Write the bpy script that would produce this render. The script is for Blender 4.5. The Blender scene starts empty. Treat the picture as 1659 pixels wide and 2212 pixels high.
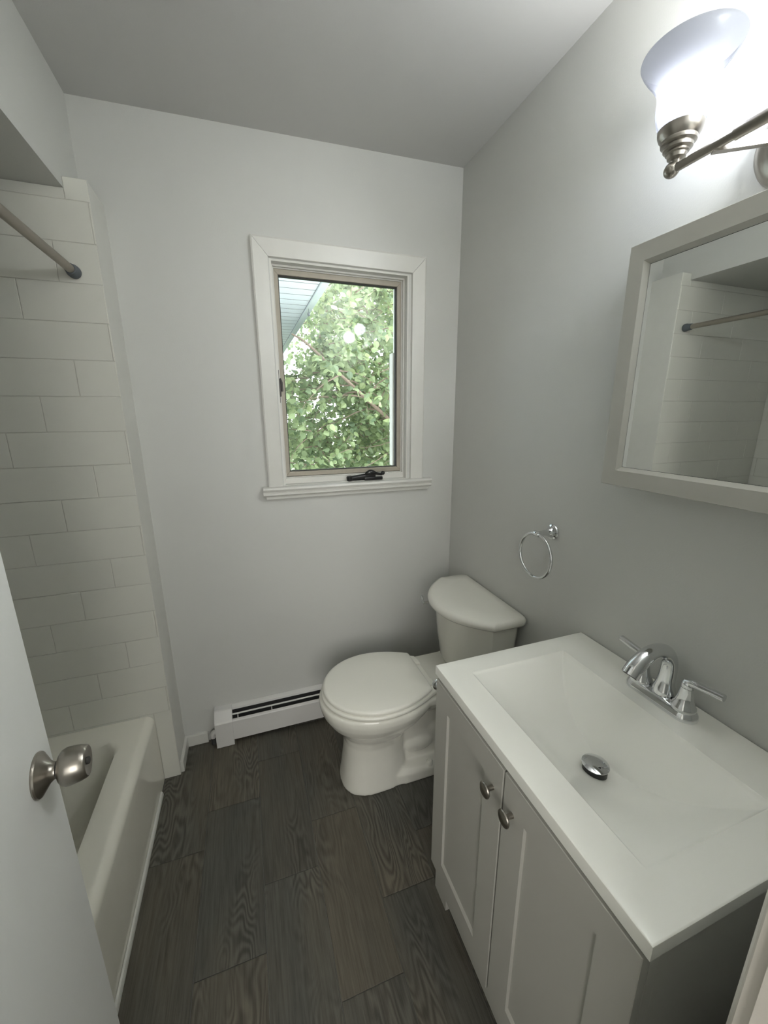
import bpy, bmesh, math, random
from mathutils import Vector, Matrix
random.seed(7)
PI = math.pi
COL = bpy.context.scene.collection

# ------------------------------------------------------------------ helpers
def link(name, me, mat=None, parent=None, smooth=False, loc=None, auto=None):
    if mat:
        for m in (mat if isinstance(mat, (list, tuple)) else [mat]):
            me.materials.append(m)
    if smooth:
        for p in me.polygons: p.use_smooth = True
    if auto is not None:
        me.set_sharp_from_angle(angle=math.radians(auto))
    o = bpy.data.objects.new(name, me)
    COL.objects.link(o)
    if parent: o.parent = parent
    if loc is not None: o.location = loc
    return o

def obj(name, bm, mat, parent=None, smooth=False, auto=35, loc=None, shift=None):
    if shift is not None:
        bmesh.ops.translate(bm, verts=bm.verts, vec=shift)
    bmesh.ops.recalc_face_normals(bm, faces=bm.faces)
    me = bpy.data.meshes.new(name)
    bm.to_mesh(me); bm.free()
    return link(name, me, mat, parent, smooth, loc, auto if smooth else None)

def tag(o, label=None, cat=None, group=None, kind=None):
    if label: o['label'] = label
    if cat: o['category'] = cat
    if group: o['group'] = group
    if kind: o['kind'] = kind
    return o

def empty(name, loc, label, cat, kind=None, group=None):
    o = bpy.data.objects.new(name, None)
    o.empty_display_size = .05
    COL.objects.link(o); o.location = loc
    return tag(o, label, cat, group, kind)

def N(): return bmesh.new()

def box(bm, x0, x1, y0, y1, z0, z1, bev=0, seg=2):
    x0, x1 = min(x0, x1), max(x0, x1); y0, y1 = min(y0, y1), max(y0, y1); z0, z1 = min(z0, z1), max(z0, z1)
    r = bmesh.ops.create_cube(bm, size=1)
    vs = r['verts']
    for v in vs:
        v.co = Vector(((x0 + x1) / 2 + v.co.x * (x1 - x0), (y0 + y1) / 2 + v.co.y * (y1 - y0), (z0 + z1) / 2 + v.co.z * (z1 - z0)))
    if bev:
        es = list({e for v in vs for e in v.link_edges})
        bmesh.ops.bevel(bm, geom=es, offset=bev, segments=seg, profile=.5, affect='EDGES')
    return bm

def tube(bm, pts, rad, n=16, cap=True, closed=False, sx=1.0):
    """swept tube, rad float or list; parallel transport frames; sx = width factor of the ring's first axis"""
    pts = [Vector(p) for p in pts]
    m = len(pts)
    rads = rad if isinstance(rad, (list, tuple)) else [rad] * m
    tans = []
    for i in range(m):
        if closed: t = pts[(i + 1) % m] - pts[(i - 1) % m]
        else: t = pts[min(i + 1, m - 1)] - pts[max(i - 1, 0)]
        tans.append(t.normalized())
    a = Vector((0, 0, 1)) if abs(tans[0].z) < .9 else Vector((0, 1, 0))
    u = tans[0].cross(a).normalized()
    rings = []
    for i in range(m):
        t = tans[i]
        u = (u - t * u.dot(t)).normalized()
        w = t.cross(u)
        rings.append([bm.verts.new(pts[i] + (u * math.cos(2 * PI * k / n) * sx + w * math.sin(2 * PI * k / n)) * rads[i]) for k in range(n)])
    for i in range(m if closed else m - 1):
        A, B = rings[i], rings[(i + 1) % m]
        for k in range(n):
            bm.faces.new((A[k], A[(k + 1) % n], B[(k + 1) % n], B[k]))
    if cap and not closed:
        bm.faces.new(rings[0]); bm.faces.new(rings[-1])
    return bm

def lathe(bm, prof, origin, axis, n=40, cap0=False, cap1=False):
    """prof = [(r, h)], revolved about axis through origin"""
    ax = Vector(axis).normalized(); o = Vector(origin)
    a = Vector((0, 0, 1)) if abs(ax.z) < .9 else Vector((1, 0, 0))
    u = ax.cross(a).normalized(); w = ax.cross(u)
    rings = []
    for r, h in prof:
        if r < 1e-6:
            rings.append([bm.verts.new(o + ax * h)])
        else:
            rings.append([bm.verts.new(o + ax * h + (u * math.cos(2 * PI * k / n) + w * math.sin(2 * PI * k / n)) * r) for k in range(n)])
    for A, B in zip(rings, rings[1:]):
        for k in range(n):
            k2 = (k + 1) % n
            if len(A) == 1 and len(B) == 1: continue
            if len(A) == 1: bm.faces.new((A[0], B[k2], B[k]))
            elif len(B) == 1: bm.faces.new((A[k], A[k2], B[0]))
            else: bm.faces.new((A[k], A[k2], B[k2], B[k]))
    if cap0 and len(rings[0]) > 1: bm.faces.new(rings[0])
    if cap1 and len(rings[-1]) > 1: bm.faces.new(rings[-1])
    return bm

def loft(bm, rings, cap=True):
    R = [[bm.verts.new(p) for p in r] for r in rings]
    n = len(R[0])
    for A, B in zip(R, R[1:]):
        for k in range(n):
            bm.faces.new((A[k], A[(k + 1) % n], B[(k + 1) % n], B[k]))
    if cap:
        bm.faces.new(R[0]); bm.faces.new(R[-1])
    return bm

def prism(bm, poly, fn, h0, h1):
    """poly list of 2D; fn(a,b,h)->3D"""
    A = [bm.verts.new(fn(a, b, h0)) for a, b in poly]
    B = [bm.verts.new(fn(a, b, h1)) for a, b in poly]
    n = len(poly)
    for k in range(n):
        bm.faces.new((A[k], A[(k + 1) % n], B[(k + 1) % n], B[k]))
    bm.faces.new(A); bm.faces.new(B)
    return bm

def sstep(t):
    t = max(0, min(1, t)); return t * t * (3 - 2 * t)

def crom(pts, n=8):
    P = [Vector(p) for p in pts]; P = [P[0] * 2 - P[1]] + P + [P[-1] * 2 - P[-2]]
    out = []
    for i in range(1, len(P) - 2):
        for k in range(n):
            t = k / n
            a, b, c, d = P[i - 1], P[i], P[i + 1], P[i + 2]
            out.append(.5 * ((2 * b) + (c - a) * t + (2 * a - 5 * b + 4 * c - d) * t * t + (3 * b - a - 3 * c + d) * t ** 3))
    out.append(P[-2]); return out

# ------------------------------------------------------------------ materials
def mat(name, col, rough=.5, metal=0, coat=0, spec=.5, bump=None, var=None):
    m = bpy.data.materials.new(name); m.use_nodes = True
    nt = m.node_tree; b = nt.nodes['Principled BSDF']
    b.inputs['Base Color'].default_value = (*col, 1)
    b.inputs['Roughness'].default_value = rough
    b.inputs['Metallic'].default_value = metal
    b.inputs['Coat Weight'].default_value = coat
    b.inputs['Coat Roughness'].default_value = .08
    b.inputs['Specular IOR Level'].default_value = spec
    tc = nt.nodes.new('ShaderNodeTexCoord')
    if bump:
        sc, st, dist = bump
        nz = nt.nodes.new('ShaderNodeTexNoise'); nz.inputs['Scale'].default_value = sc; nz.inputs['Detail'].default_value = 3
        nt.links.new(tc.outputs['Object'], nz.inputs['Vector'])
        bp = nt.nodes.new('ShaderNodeBump'); bp.inputs['Strength'].default_value = st; bp.inputs['Distance'].default_value = dist
        nt.links.new(nz.outputs['Fac'], bp.inputs['Height']); nt.links.new(bp.outputs['Normal'], b.inputs['Normal'])
    if var:
        sc, amt = var
        nz = nt.nodes.new('ShaderNodeTexNoise'); nz.inputs['Scale'].default_value = sc; nz.inputs['Detail'].default_value = 5
        nt.links.new(tc.outputs['Object'], nz.inputs['Vector'])
        mx = nt.nodes.new('ShaderNodeMix'); mx.data_type = 'RGBA'
        mx.inputs[6].default_value = (*[c * (1 - amt) for c in col], 1)
        mx.inputs[7].default_value = (*[min(1, c * (1 + amt)) for c in col], 1)
        nt.links.new(nz.outputs['Fac'], mx.inputs[0]); nt.links.new(mx.outputs[2], b.inputs['Base Color'])
    return m

M = {}
M['wall'] = mat('wall_paint', (.60, .603, .572), .55, bump=(260, .22, .0012))
M['ceil'] = mat('ceiling_paint', (.57, .567, .545), .8, bump=(260, .15, .001))
M['trimw'] = mat('trim_paint', (.68, .675, .63), .35, bump=(90, .08, .0008), var=(25, .03))
M['doorw'] = mat('door_paint', (.80, .805, .78), .38, bump=(180, .06, .0006))
M['casing'] = mat('casing_paint', (.66, .62, .56), .4, bump=(90, .08, .0008))
M['tile'] = mat('white_wall_tile', (.71, .705, .64), .22, var=(9, .02))
M['grout'] = mat('tile_grout', (.60, .59, .535), .9)
M['tub'] = mat('tub_enamel', (.86, .84, .745), .16, coat=.3)
M['porc'] = mat('porcelain', (.80, .79, .715), .10, coat=.4)
M['seat'] = mat('seat_plastic', (.86, .85, .77), .28)
M['cab'] = mat('cabinet_paint', (.46, .452, .41), .42, bump=(200, .05, .0005))
M['top'] = mat('cultured_marble', (.91, .905, .84), .2, coat=.2)
M['chrome'] = mat('chrome', (.74, .75, .76), .07, 1)
M['nickel'] = mat('brushed_nickel', (.36, .335, .30), .28, 1, bump=(500, .1, .0003))
M['rod'] = mat('rod_metal', (.36, .33, .285), .42, 1)
M['plug'] = mat('grey_rubber', (.10, .115, .13), .5)
M['black'] = mat('black_plastic', (.012, .012, .012), .3)
M['darkm'] = mat('dark_latch_metal', (.09, .085, .08), .45, .7)
M['sash'] = mat('tan_sash', (.40, .365, .295), .42, var=(40, .12))
M['gasket'] = mat('dark_gasket', (.035, .033, .03), .6)
M['heat'] = mat('heater_enamel', (.70, .69, .665), .4, bump=(120, .12, .0008))
M['fin'] = mat('heater_fins_and_shade', (.05, .05, .05), .6)
M['siding'] = mat('painted_boards', (.62, .66, .72), .7, bump=(60, .3, .003), var=(14, .08))
M['groove'] = mat('board_groove', (.10, .11, .12), .9)
M['fascia'] = mat('fascia_boards', (.46, .53, .54), .7, var=(20, .1))
M['bark'] = mat('bark', (.20, .15, .115), .85, bump=(60, .5, .01), var=(30, .25))
M['ground'] = mat('lawn', (.30, .34, .24), .95, var=(2, .2))

def glass_mat():
    m = bpy.data.materials.new('window_glass'); m.use_nodes = True; nt = m.node_tree
    nt.nodes.clear()
    o = nt.nodes.new('ShaderNodeOutputMaterial'); mx = nt.nodes.new('ShaderNodeMixShader')
    tr = nt.nodes.new('ShaderNodeBsdfTransparent'); tr.inputs[0].default_value = (.97, .985, .975, 1)
    gl = nt.nodes.new('ShaderNodeBsdfGlossy'); gl.inputs['Roughness'].default_value = .02
    fr = nt.nodes.new('ShaderNodeFresnel'); fr.inputs[0].default_value = 1.5
    nt.links.new(fr.outputs[0], mx.inputs[0]); nt.links.new(tr.outputs[0], mx.inputs[1]); nt.links.new(gl.outputs[0], mx.inputs[2])
    nt.links.new(mx.outputs[0], o.inputs[0]); return m
M['glass'] = glass_mat()
M['mirror'] = mat('mirror_silver', (.90, .92, .91), .01, 1)

def shade_mat():
    m = bpy.data.materials.new('frosted_shade'); m.use_nodes = True; nt = m.node_tree
    nt.nodes.clear()
    o = nt.nodes.new('ShaderNodeOutputMaterial')
    tr = nt.nodes.new('ShaderNodeBsdfTransparent'); tr.inputs[0].default_value = (.95, .97, 1, 1)
    tl = nt.nodes.new('ShaderNodeBsdfTranslucent'); tl.inputs[0].default_value = (.10, .103, .112, 1)
    df = nt.nodes.new('ShaderNodeBsdfPrincipled'); df.inputs['Base Color'].default_value = (.12, .123, .13, 1); df.inputs['Roughness'].default_value = .3
    a = nt.nodes.new('ShaderNodeMixShader'); a.inputs[0].default_value = .45
    b = nt.nodes.new('ShaderNodeMixShader'); b.inputs[0].default_value = SH_TR
    nt.links.new(tl.outputs[0], a.inputs[1]); nt.links.new(df.outputs[0], a.inputs[2])
    nt.links.new(a.outputs[0], b.inputs[1]); nt.links.new(tr.outputs[0], b.inputs[2])
    nt.links.new(b.outputs[0], o.inputs[0]); return m
SH_TR = .45
M['shade'] = shade_mat()

def emis(name, col, s):
    m = bpy.data.materials.new(name); m.use_nodes = True; b = m.node_tree.nodes['Principled BSDF']
    b.inputs['Base Color'].default_value = (*col, 1); b.inputs['Emission Color'].default_value = (*col, 1); b.inputs['Emission Strength'].default_value = s
    return m
M['bulb'] = emis('lit_bulb_weak', (.92, .93, 1.0), 30.0)
M['bulb2'] = emis('lit_bulb_strong', (.97, .98, .96), 290.0)

def leaf_mat(name, col):
    m = bpy.data.materials.new(name); m.use_nodes = True; nt = m.node_tree
    b = nt.nodes['Principled BSDF']; o = nt.nodes['Material Output']
    b.inputs['Roughness'].default_value = .45
    at = nt.nodes.new('ShaderNodeAttribute'); at.attribute_name = 'tone'
    hs = nt.nodes.new('ShaderNodeMix'); hs.data_type = 'RGBA'
    hs.inputs[6].default_value = (*[c * .62 for c in col], 1); hs.inputs[7].default_value = (min(1, col[0] * 1.55), min(1, col[1] * 1.3), col[2] * 1.15, 1)
    nt.links.new(at.outputs['Fac'], hs.inputs[0])
    nt.links.new(hs.outputs[2], b.inputs['Base Color'])
    tl = nt.nodes.new('ShaderNodeBsdfTranslucent'); nt.links.new(hs.outputs[2], tl.inputs[0])
    mx = nt.nodes.new('ShaderNodeMixShader'); mx.inputs[0].default_value = .4
    nt.links.new(b.outputs[0], mx.inputs[1]); nt.links.new(tl.outputs[0], mx.inputs[2]); nt.links.new(mx.outputs[0], o.inputs[0])
    return m
M['leaf'] = leaf_mat('leaf', (.25, .36, .20))

def floor_mat():
    m = bpy.data.materials.new('wood_look_plank_tile'); m.use_nodes = True; nt = m.node_tree; L = nt.links
    b = nt.nodes['Principled BSDF']
    nd = lambda t: nt.nodes.new(t)
    def math_(op, a, b_=None, c=None):
        n = nd('ShaderNodeMath'); n.operation = op
        for i, v in enumerate((a, b_, c)):
            if v is None: continue
            if hasattr(v, 'is_linked'): L.new(v, n.inputs[i])
            else: n.inputs[i].default_value = v
        return n.outputs[0]
    tc = nd('ShaderNodeTexCoord'); at = nd('ShaderNodeAttribute'); at.attribute_name = 'plank'
    sep = nd('ShaderNodeSeparateColor'); L.new(at.outputs['Color'], sep.inputs[0])
    off = nd('ShaderNodeVectorMath'); off.operation = 'MULTIPLY_ADD'
    L.new(at.outputs['Color'], off.inputs[0]); off.inputs[1].default_value = (13.7, 7.3, 5.1); L.new(tc.outputs['Object'], off.inputs[2])
    # fine streaks along the board
    mp = nd('ShaderNodeMapping'); mp.inputs['Scale'].default_value = (110, 5, 1); L.new(off.outputs[0], mp.inputs[0])
    n1 = nd('ShaderNodeTexNoise'); n1.inputs['Scale'].default_value = 1.6; n1.inputs['Detail'].default_value = 6; n1.inputs['Roughness'].default_value = .65; n1.inputs['Distortion'].default_value = .3
    L.new(mp.outputs[0], n1.inputs['Vector'])
    # cathedral figure: contour lines of a stretched, warped noise
    mp2 = nd('ShaderNodeMapping'); mp2.inputs['Scale'].default_value = (8.5, 2.0, 1); L.new(off.outputs[0], mp2.inputs[0])
    n2 = nd('ShaderNodeTexNoise'); n2.inputs['Scale'].default_value = 1; n2.inputs['Detail'].default_value = 2.5; n2.inputs['Roughness'].default_value = .42; n2.inputs['Distortion'].default_value = .25
    L.new(mp2.outputs[0], n2.inputs['Vector'])
    rings = math_('SINE', math_('MULTIPLY', n2.outputs['Fac'], 170.0))
    # figure only in some zones
    mp3 = nd('ShaderNodeMapping'); mp3.inputs['Scale'].default_value = (9, 1.6, 1); mp3.inputs['Location'].default_value = (3.3, 9.1, 0); L.new(off.outputs[0], mp3.inputs[0])
    n3 = nd('ShaderNodeTexNoise'); n3.inputs['Scale'].default_value = 1; n3.inputs['Detail'].default_value = 1; L.new(mp3.outputs[0], n3.inputs['Vector'])
    zone = nd('ShaderNodeMapRange'); zone.inputs[1].default_value = .47; zone.inputs[2].default_value = .62; L.new(n3.outputs['Fac'], zone.inputs[0])
    ring2 = math_('MULTIPLY', math_('MULTIPLY', rings, zone.outputs[0]), .5)
    streak = math_('MULTIPLY', math_('SUBTRACT', n1.outputs['Fac'], .5), 2.3)
    g = math_('ADD', math_('ADD', streak, ring2), .5)
    # blotches
    mp4 = nd('ShaderNodeMapping'); mp4.inputs['Scale'].default_value = (6, 2.2, 1); L.new(off.outputs[0], mp4.inputs[0])
    n4 = nd('ShaderNodeTexNoise'); n4.inputs['Scale'].default_value = 1; n4.inputs['Detail'].default_value = 2; L.new(mp4.outputs[0], n4.inputs['Vector'])
    # colour: mix warm brown and blue grey by plank + blotch
    hue = nd('ShaderNodeMapRange'); hue.inputs[1].default_value = .38; hue.inputs[2].default_value = .68
    L.new(math_('ADD', math_('MULTIPLY', n4.outputs['Fac'], .75), math_('MULTIPLY', sep.outputs[0], .26)), hue.inputs[0])
    c1 = nd('ShaderNodeMix'); c1.data_type = 'RGBA'; c1.inputs[6].default_value = (.122, .108, .083, 1); c1.inputs[7].default_value = (.086, .084, .072, 1)
    L.new(hue.outputs[0], c1.inputs[0])
    dk = nd('ShaderNodeMix'); dk.data_type = 'RGBA'; dk.blend_type = 'MULTIPLY'; dk.inputs[0].default_value = 1
    gr = nd('ShaderNodeMapRange'); gr.inputs[1].default_value = -.1; gr.inputs[2].default_value = 1.1; gr.inputs[3].default_value = .62; gr.inputs[4].default_value = 1.35
    L.new(g, gr.inputs[0])
    cmb = nd('ShaderNodeCombineColor')
    for i in range(3): L.new(gr.outputs[0], cmb.inputs[i])
    L.new(c1.outputs[2], dk.inputs[6]); L.new(cmb.outputs[0], dk.inputs[7])
    vv = nd('ShaderNodeMix'); vv.data_type = 'RGBA'; vv.blend_type = 'MULTIPLY'; vv.inputs[0].default_value = 1
    pv = nd('ShaderNodeMapRange'); pv.inputs[3].default_value = .92; pv.inputs[4].default_value = 1.08; L.new(sep.outputs[1], pv.inputs[0])
    cm2 = nd('ShaderNodeCombineColor')
    for i in range(3): L.new(pv.outputs[0], cm2.inputs[i])
    L.new(dk.outputs[2], vv.inputs[6]); L.new(cm2.outputs[0], vv.inputs[7])
    L.new(vv.outputs[2], b.inputs['Base Color'])
    b.inputs['Roughness'].default_value = .5; b.inputs['Specular IOR Level'].default_value = .3
    bp = nd('ShaderNodeBump'); bp.inputs['Strength'].default_value = .35; bp.inputs['Distance'].default_value = .0012
    L.new(g, bp.inputs['Height']); L.new(bp.outputs['Normal'], b.inputs['Normal'])
    return m
M['floor'] = floor_mat()
M['fgrout'] = mat('floor_grout', (.17, .165, .15), .9)

# ------------------------------------------------------------------ measured layout (metres)
H = 2.4393
XS, XE, P = -1.371, -1.3103, -.158      # tub apron plane, furred wall end, furred wall face
XL = -2.15; YF = -1.60                  # left wall, front wall inner face
HS = 2.0903                             # soffit underside

# ------------------------------------------------------------------ room shell
def struct(name, bm, m, label, cat='wall', **k):
    return tag(obj(name, bm, m, **k), label, cat, kind='structure')

# back wall with window opening
WX0, WX1, WZ0, WZ1 = -.80, -.238, 1.166, 2.022
b = N()
box(b, XL - .1, WX0, 0, .14, 0, H); box(b, WX1, .1, 0, .14, 0, H)
box(b, WX0, WX1, 0, .14, 0, WZ0 - .03); box(b, WX0, WX1, 0, .14, WZ1, H)
struct('wall_back', b, M['wall'], 'pale grey painted wall around the window')
struct('wall_right', box(N(), 0, .1, YF, 0, 0, H), M['wall'], 'pale grey wall behind the vanity, mirror and toilet')
struct('wall_left', box(N(), XL - .1, XL - .004, YF, 0, 0, H), M['wall'], 'painted wall over the far side of the bathtub')
DX0, DX1, DZ = -1.228, -.607, 2.035
b = N()
box(b, XL - .1, DX0 - .018, YF - .115, YF, 0, H); box(b, DX1 + .018, .1, YF - .115, YF, 0, H)
box(b, DX0 - .018, DX1 + .018, YF - .115, YF, DZ + .018, H)
struct('wall_front', b, M['wall'], 'wall with the doorway the photo is taken from')
b = box(N(), XL - .1, .7, -3.1, .14, 0, .08)
for v in b.verts: v.co.z += 2.4372 + .0235 * v.co.x      # the old ceiling falls slightly to the left
struct('ceiling', b, M['ceil'], 'flat grey painted ceiling', 'ceiling')
b = N()
box(b, XL, XS, YF, P, HS, H); box(b, XL, XS, P, 0, HS + .0, H)
struct('wall_soffit', b, M['wall'], 'dropped soffit box running above the bathtub', 'soffit')
# hallway behind the camera
b = N(); box(b, XL - .1, .7, -3.1, -3.0, 0, H)
struct('wall_hall_back', b, M['wall'], 'hallway wall opposite the bathroom door')
struct('wall_hall_left', box(N(), XL - .1, XL, -3.0, YF - .115, 0, H), M['wall'], 'left end wall of the hallway')
struct('wall_hall_right', box(N(), .6, .7, -3.0, YF - .115, 0, H), M['wall'], 'right end wall of the hallway')

# ---- tiled faces: every tile a slightly pillowed slab on a grout bed, one mesh
def tiles(bm, rects, fn, th=.0035, bev=.0008, gap=.0008):
    for (a0, a1, b0, b1) in rects:
        a0 += gap; a1 -= gap; b0 += gap; b1 -= gap
        if a1 - a0 < .004 or b1 - b0 < .004: continue
        lo = [(a0, b0), (a1, b0), (a1, b1), (a0, b1)]
        hi = [(a0 + bev, b0 + bev), (a1 - bev, b0 + bev), (a1 - bev, b1 - bev), (a0 + bev, b1 - bev)]
        A = [bm.verts.new(fn(a, b_, 0)) for a, b_ in lo]; C = [bm.verts.new(fn(a, b_, th * .6)) for a, b_ in lo]; D = [bm.verts.new(fn(a, b_, th)) for a, b_ in hi]
        for k in range(4):
            k2 = (k + 1) % 4
            bm.faces.new((A[k], A[k2], C[k2], C[k])); bm.faces.new((C[k], C[k2], D[k2], D[k]))
        bm.faces.new(D)

ZT0, ST = .3189, .1089
JX = [-1.632, -1.527, -1.4216]
def tile_rects(u0, u1, z0, z1, joint):
    out = []
    k = int(math.floor((z0 - ZT0) / ST)); 
    while ZT0 + k * ST < z1:
        a, b_ = max(z0, ZT0 + k * ST), min(z1, ZT0 + (k + 1) * ST)
        j = joint[k % 3]
        while j > u0: j -= .316
        while j < u1:
            x0, x1 = max(j, u0), min(j + .316, u1)
            if x1 > x0: out.append((x0, x1, a, b_))
            j += .316
        k += 1
    return out

b = N()
TT = .0022
box(b, XL, XE, P + TT, 0, 0, HS); box(b, XS + .0005, XE, P + TT, 0, HS, 2.1187)
for f in b.faces: f.material_index = 1
nf = len(b.faces)
rc = tile_rects(XL, XS, 0, HS, JX) + []
# full rows: split where the soffit stops the pattern
rc = tile_rects(XL, XE, 0, HS - .0, JX)
rc = [r for r in rc if r[3] < 2.07]
rc = [(r[0], min(r[1], XS) if r[2] < ZT0 - .001 else r[1], r[2], r[3]) for r in rc] + [(XS, XE, 0, ZT0)]
rc += tile_rects(XL, XS, ZT0 + 16 * ST, HS, [-1.632] * 3)
rc += [(XS - .0, XE, ZT0 + 16 * ST, 2.1187)]
tiles(b, rc, lambda a, c, h: Vector((a, P + TT - h, c)), TT)
b.faces.ensure_lookup_table()
for i in range(nf, len(b.faces)): b.faces[i].material_index = 0
for f in b.faces:
    if f.index < nf and f.calc_center_median().x > XE - .001: f.material_index = 2
struct('wall_tiled', b, [M['tile'], M['grout'], M['trimw']], 'white tiled end wall of the tub alcove with staggered long tiles')
# long side wall of the alcove
b = N()
box(b, XL - .004, XL, YF, P, 0, HS)
for f in b.faces: f.material_index = 1
nf = len(b.faces)
tiles(b, tile_rects(YF, P, .3, HS, [-.60, -.495, -.39]), lambda a, c, h: Vector((XL + h, a, c)), TT)
b.faces.ensure_lookup_table()
for i in range(nf, len(b.faces)): b.faces[i].material_index = 0
struct('wall_left_tiled', b, [M['tile'], M['grout']], 'white tiled long wall behind the bathtub')

# ---- floor: planks laid along the room
def make_floor():
    b = N()
    lay = b.loops.layers.float_color.new('plank')
    box(b, XL - .1, .7, -3.1, .14, -.06, -.003)
    for f in b.faces: f.material_index = 1
    cols = [-1.368 - .18 * 4 + .18 * i for i in range(0, 18)]
    edges = [-1.368, -1.190, -1.002, -.8275, -.656, -.478, -.30, -.122, .056]
    e = edges[0]
    left = [e - .178 * k for k in range(1, 7)][::-1]
    right = [edges[-1] + .178 * k for k in range(1, 4)]
    ed = left + edges + right
    off = {-1.368: -.51, -1.190: -.369, -1.002: -.198, -.8275: -.532, -.656: -.355, -.478: -.20}
    for i in range(len(ed) - 1):
        x0, x1 = ed[i], ed[i + 1]
        base = off.get(x0, -.17 * i % .487)
        y = base
        while y < .2: y += .490
        while y > -3.2:
            y0, y1 = y - .490, y
            a0, a1 = max(y0, -3.1), min(y1, .0)
            c0, c1 = max(x0, XL - .1), min(x1, .7)
            if a1 - a0 > .01 and c1 - c0 > .01:
                n0 = len(b.faces)
                tiles(b, [(c0, c1, a0, a1)], lambda p, q, h: Vector((p, q, -.003 + h)), .003, .0009, .0009)
                b.faces.ensure_lookup_table()
                col = (random.random(), random.random(), random.random(), 1)
                for k in range(n0, len(b.faces)):
                    for lp in b.faces[k].loops: lp[lay] = col
            y -= .490
    return struct('floor', b, [M['floor'], M['fgrout']], 'dark grey-brown wood-look plank tile floor', 'floor')
make_floor()

# ---- baseboards, door trim, tub trim
b = N()
box(b, XE, -1.213, -.013, 0, 0, .052, .002)
struct('baseboard_back', b, M['trimw'], 'short white baseboard left of the heater', 'baseboard')
b = N(); box(b, XE, XE + .013, P + .012, -.013, 0, .052, .002)
struct('baseboard_left', b, M['trimw'], 'short white baseboard on the side of the tiled wall', 'baseboard')
b = N()
prism(b, [(XS + .001, 0), (XS + .009, 0), (XS + .0088, .010), (XS + .006, .017), (XS + .001, .019)], lambda x, z, y: Vector((x, y, z)), YF, -.235)
struct('trim_1', b, M['trimw'], 'thin white strip along the foot of the tub apron', 'trim')
# doorway lining + room-side casing
b = N()
box(b, DX1, DX1 + .018, YF - .115, YF, 0, DZ + .018); box(b, DX0 - .018, DX0, YF - .115, YF, 0, DZ + .018)
box(b, DX0, DX1, YF - .115, YF, DZ, DZ + .018)
for x, s in ((DX1, -1), (DX0, 1)): box(b, x, x + s * .011, YF - .075, YF - .04, 0, DZ, .002)
box(b, DX0, DX1, YF - .075, YF - .04, DZ - .011, DZ, .002)
struct('trim_2', b, M['casing'], 'painted lining of the doorway with its stop', 'trim')
def casing_prof(s):
    return [(0, 0), (s * .057, 0), (s * .057, .008), (s * .048, .012), (s * .03, .016), (s * .012, .017), (s * .006, .014), (s * .002, .012), (0, .010)]
b = N()
prism(b, casing_prof(1), lambda u, v, z: Vector((DX1 + .005 + u, YF + v, z)), 0, DZ + .05)
struct('trim_3', b, M['casing'], 'beige-white moulded door casing at the right edge', 'trim')
b = N()
prism(b, casing_prof(-1), lambda u, v, z: Vector((DX0 - .005 + u, YF + v, z)), 0, DZ + .05)
box(b, DX0 - .005, DX1 + .005, YF, YF + .016, DZ + .005, DZ + .06, .003)
struct('trim_4', b, M['casing'], 'moulded casing on the hinge side and head of the doorway', 'trim')

# ------------------------------------------------------------------ window
def frame_ring(bm, x0, x1, z0, z1, w, y0, y1, bev=.0015, wb=None, wt=None):
    """mitred rectangular frame, outer size given, member width w"""
    wb = w if wb is None else wb; wt = w if wt is None else wt
    O = [(x0, z0), (x1, z0), (x1, z1), (x0, z1)]; I = [(x0 + w, z0 + wb), (x1 - w, z0 + wb), (x1 - w, z1 - wt), (x0 + w, z1 - wt)]
    for k in range(4):
        k2 = (k + 1) % 4
        q = [O[k], O[k2], I[k2], I[k]]
        m = N(); prism(m, q, lambda a, c, h: Vector((a, h, c)), y0, y1)
        if bev: bmesh.ops.bevel(m, geom=m.edges[:], offset=bev, segments=2, affect='EDGES', profile=.5)
        me = bpy.data.meshes.new('t'); m.to_mesh(me); m.free(); bm.from_mesh(me); bpy.data.meshes.remove(me)
    return bm
win = empty('window_1', (-.52, 0, 1.166), 'small casement window in the back wall with tan sash and white casing', 'window', 'structure')
wl = Vector((-.52, 0, 1.166))
def wobj(name, bm, m, **k): return obj(name, bm, m, win, shift=-wl, **k)
# casing boards (left, right, top) with a gentle face profile, mitred at the top
b = N()
CX0, CX1, CZ = -.864, -.166, 2.0882
prof = [(0, 0), (0, .017), (.006, .020), (.028, .017), (.05, .014), (.0585, .012), (.0605, 0)]   # u from outer edge inward, v out of wall
def cas_seg(outer0, outer1, inner0, inner1):
    w = .0605
    A = [b.verts.new(Vector((outer0[0] + (inner0[0] - outer0[0]) * u / w, -v, outer0[1] + (inner0[1] - outer0[1]) * u / w))) for u, v in prof]
    B = [b.verts.new(Vector((outer1[0] + (inner1[0] - outer1[0]) * u / w, -v, outer1[1] + (inner1[1] - outer1[1]) * u / w))) for u, v in prof]
    for k in range(len(prof) - 1): b.faces.new((A[k], A[k + 1], B[k + 1], B[k]))
    b.faces.new(A); b.faces.new(B)
g = .0006
cas_seg((CX0, WZ0), (CX0, CZ), (CX0 + .0605, WZ0), (CX0 + .0605, CZ - .0645))
cas_seg((CX0 + g, CZ + g), (CX1 - g, CZ + g), (CX0 + .0605 + g, CZ - .0645 + g), (CX1 - .0605 - g, CZ - .0645 + g))
cas_seg((CX1, CZ), (CX1, WZ0), (CX1 - .0605, CZ - .0645), (CX1 - .0605, WZ0))
wobj('casing', b, M['trimw'], smooth=True, auto=25)
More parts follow.
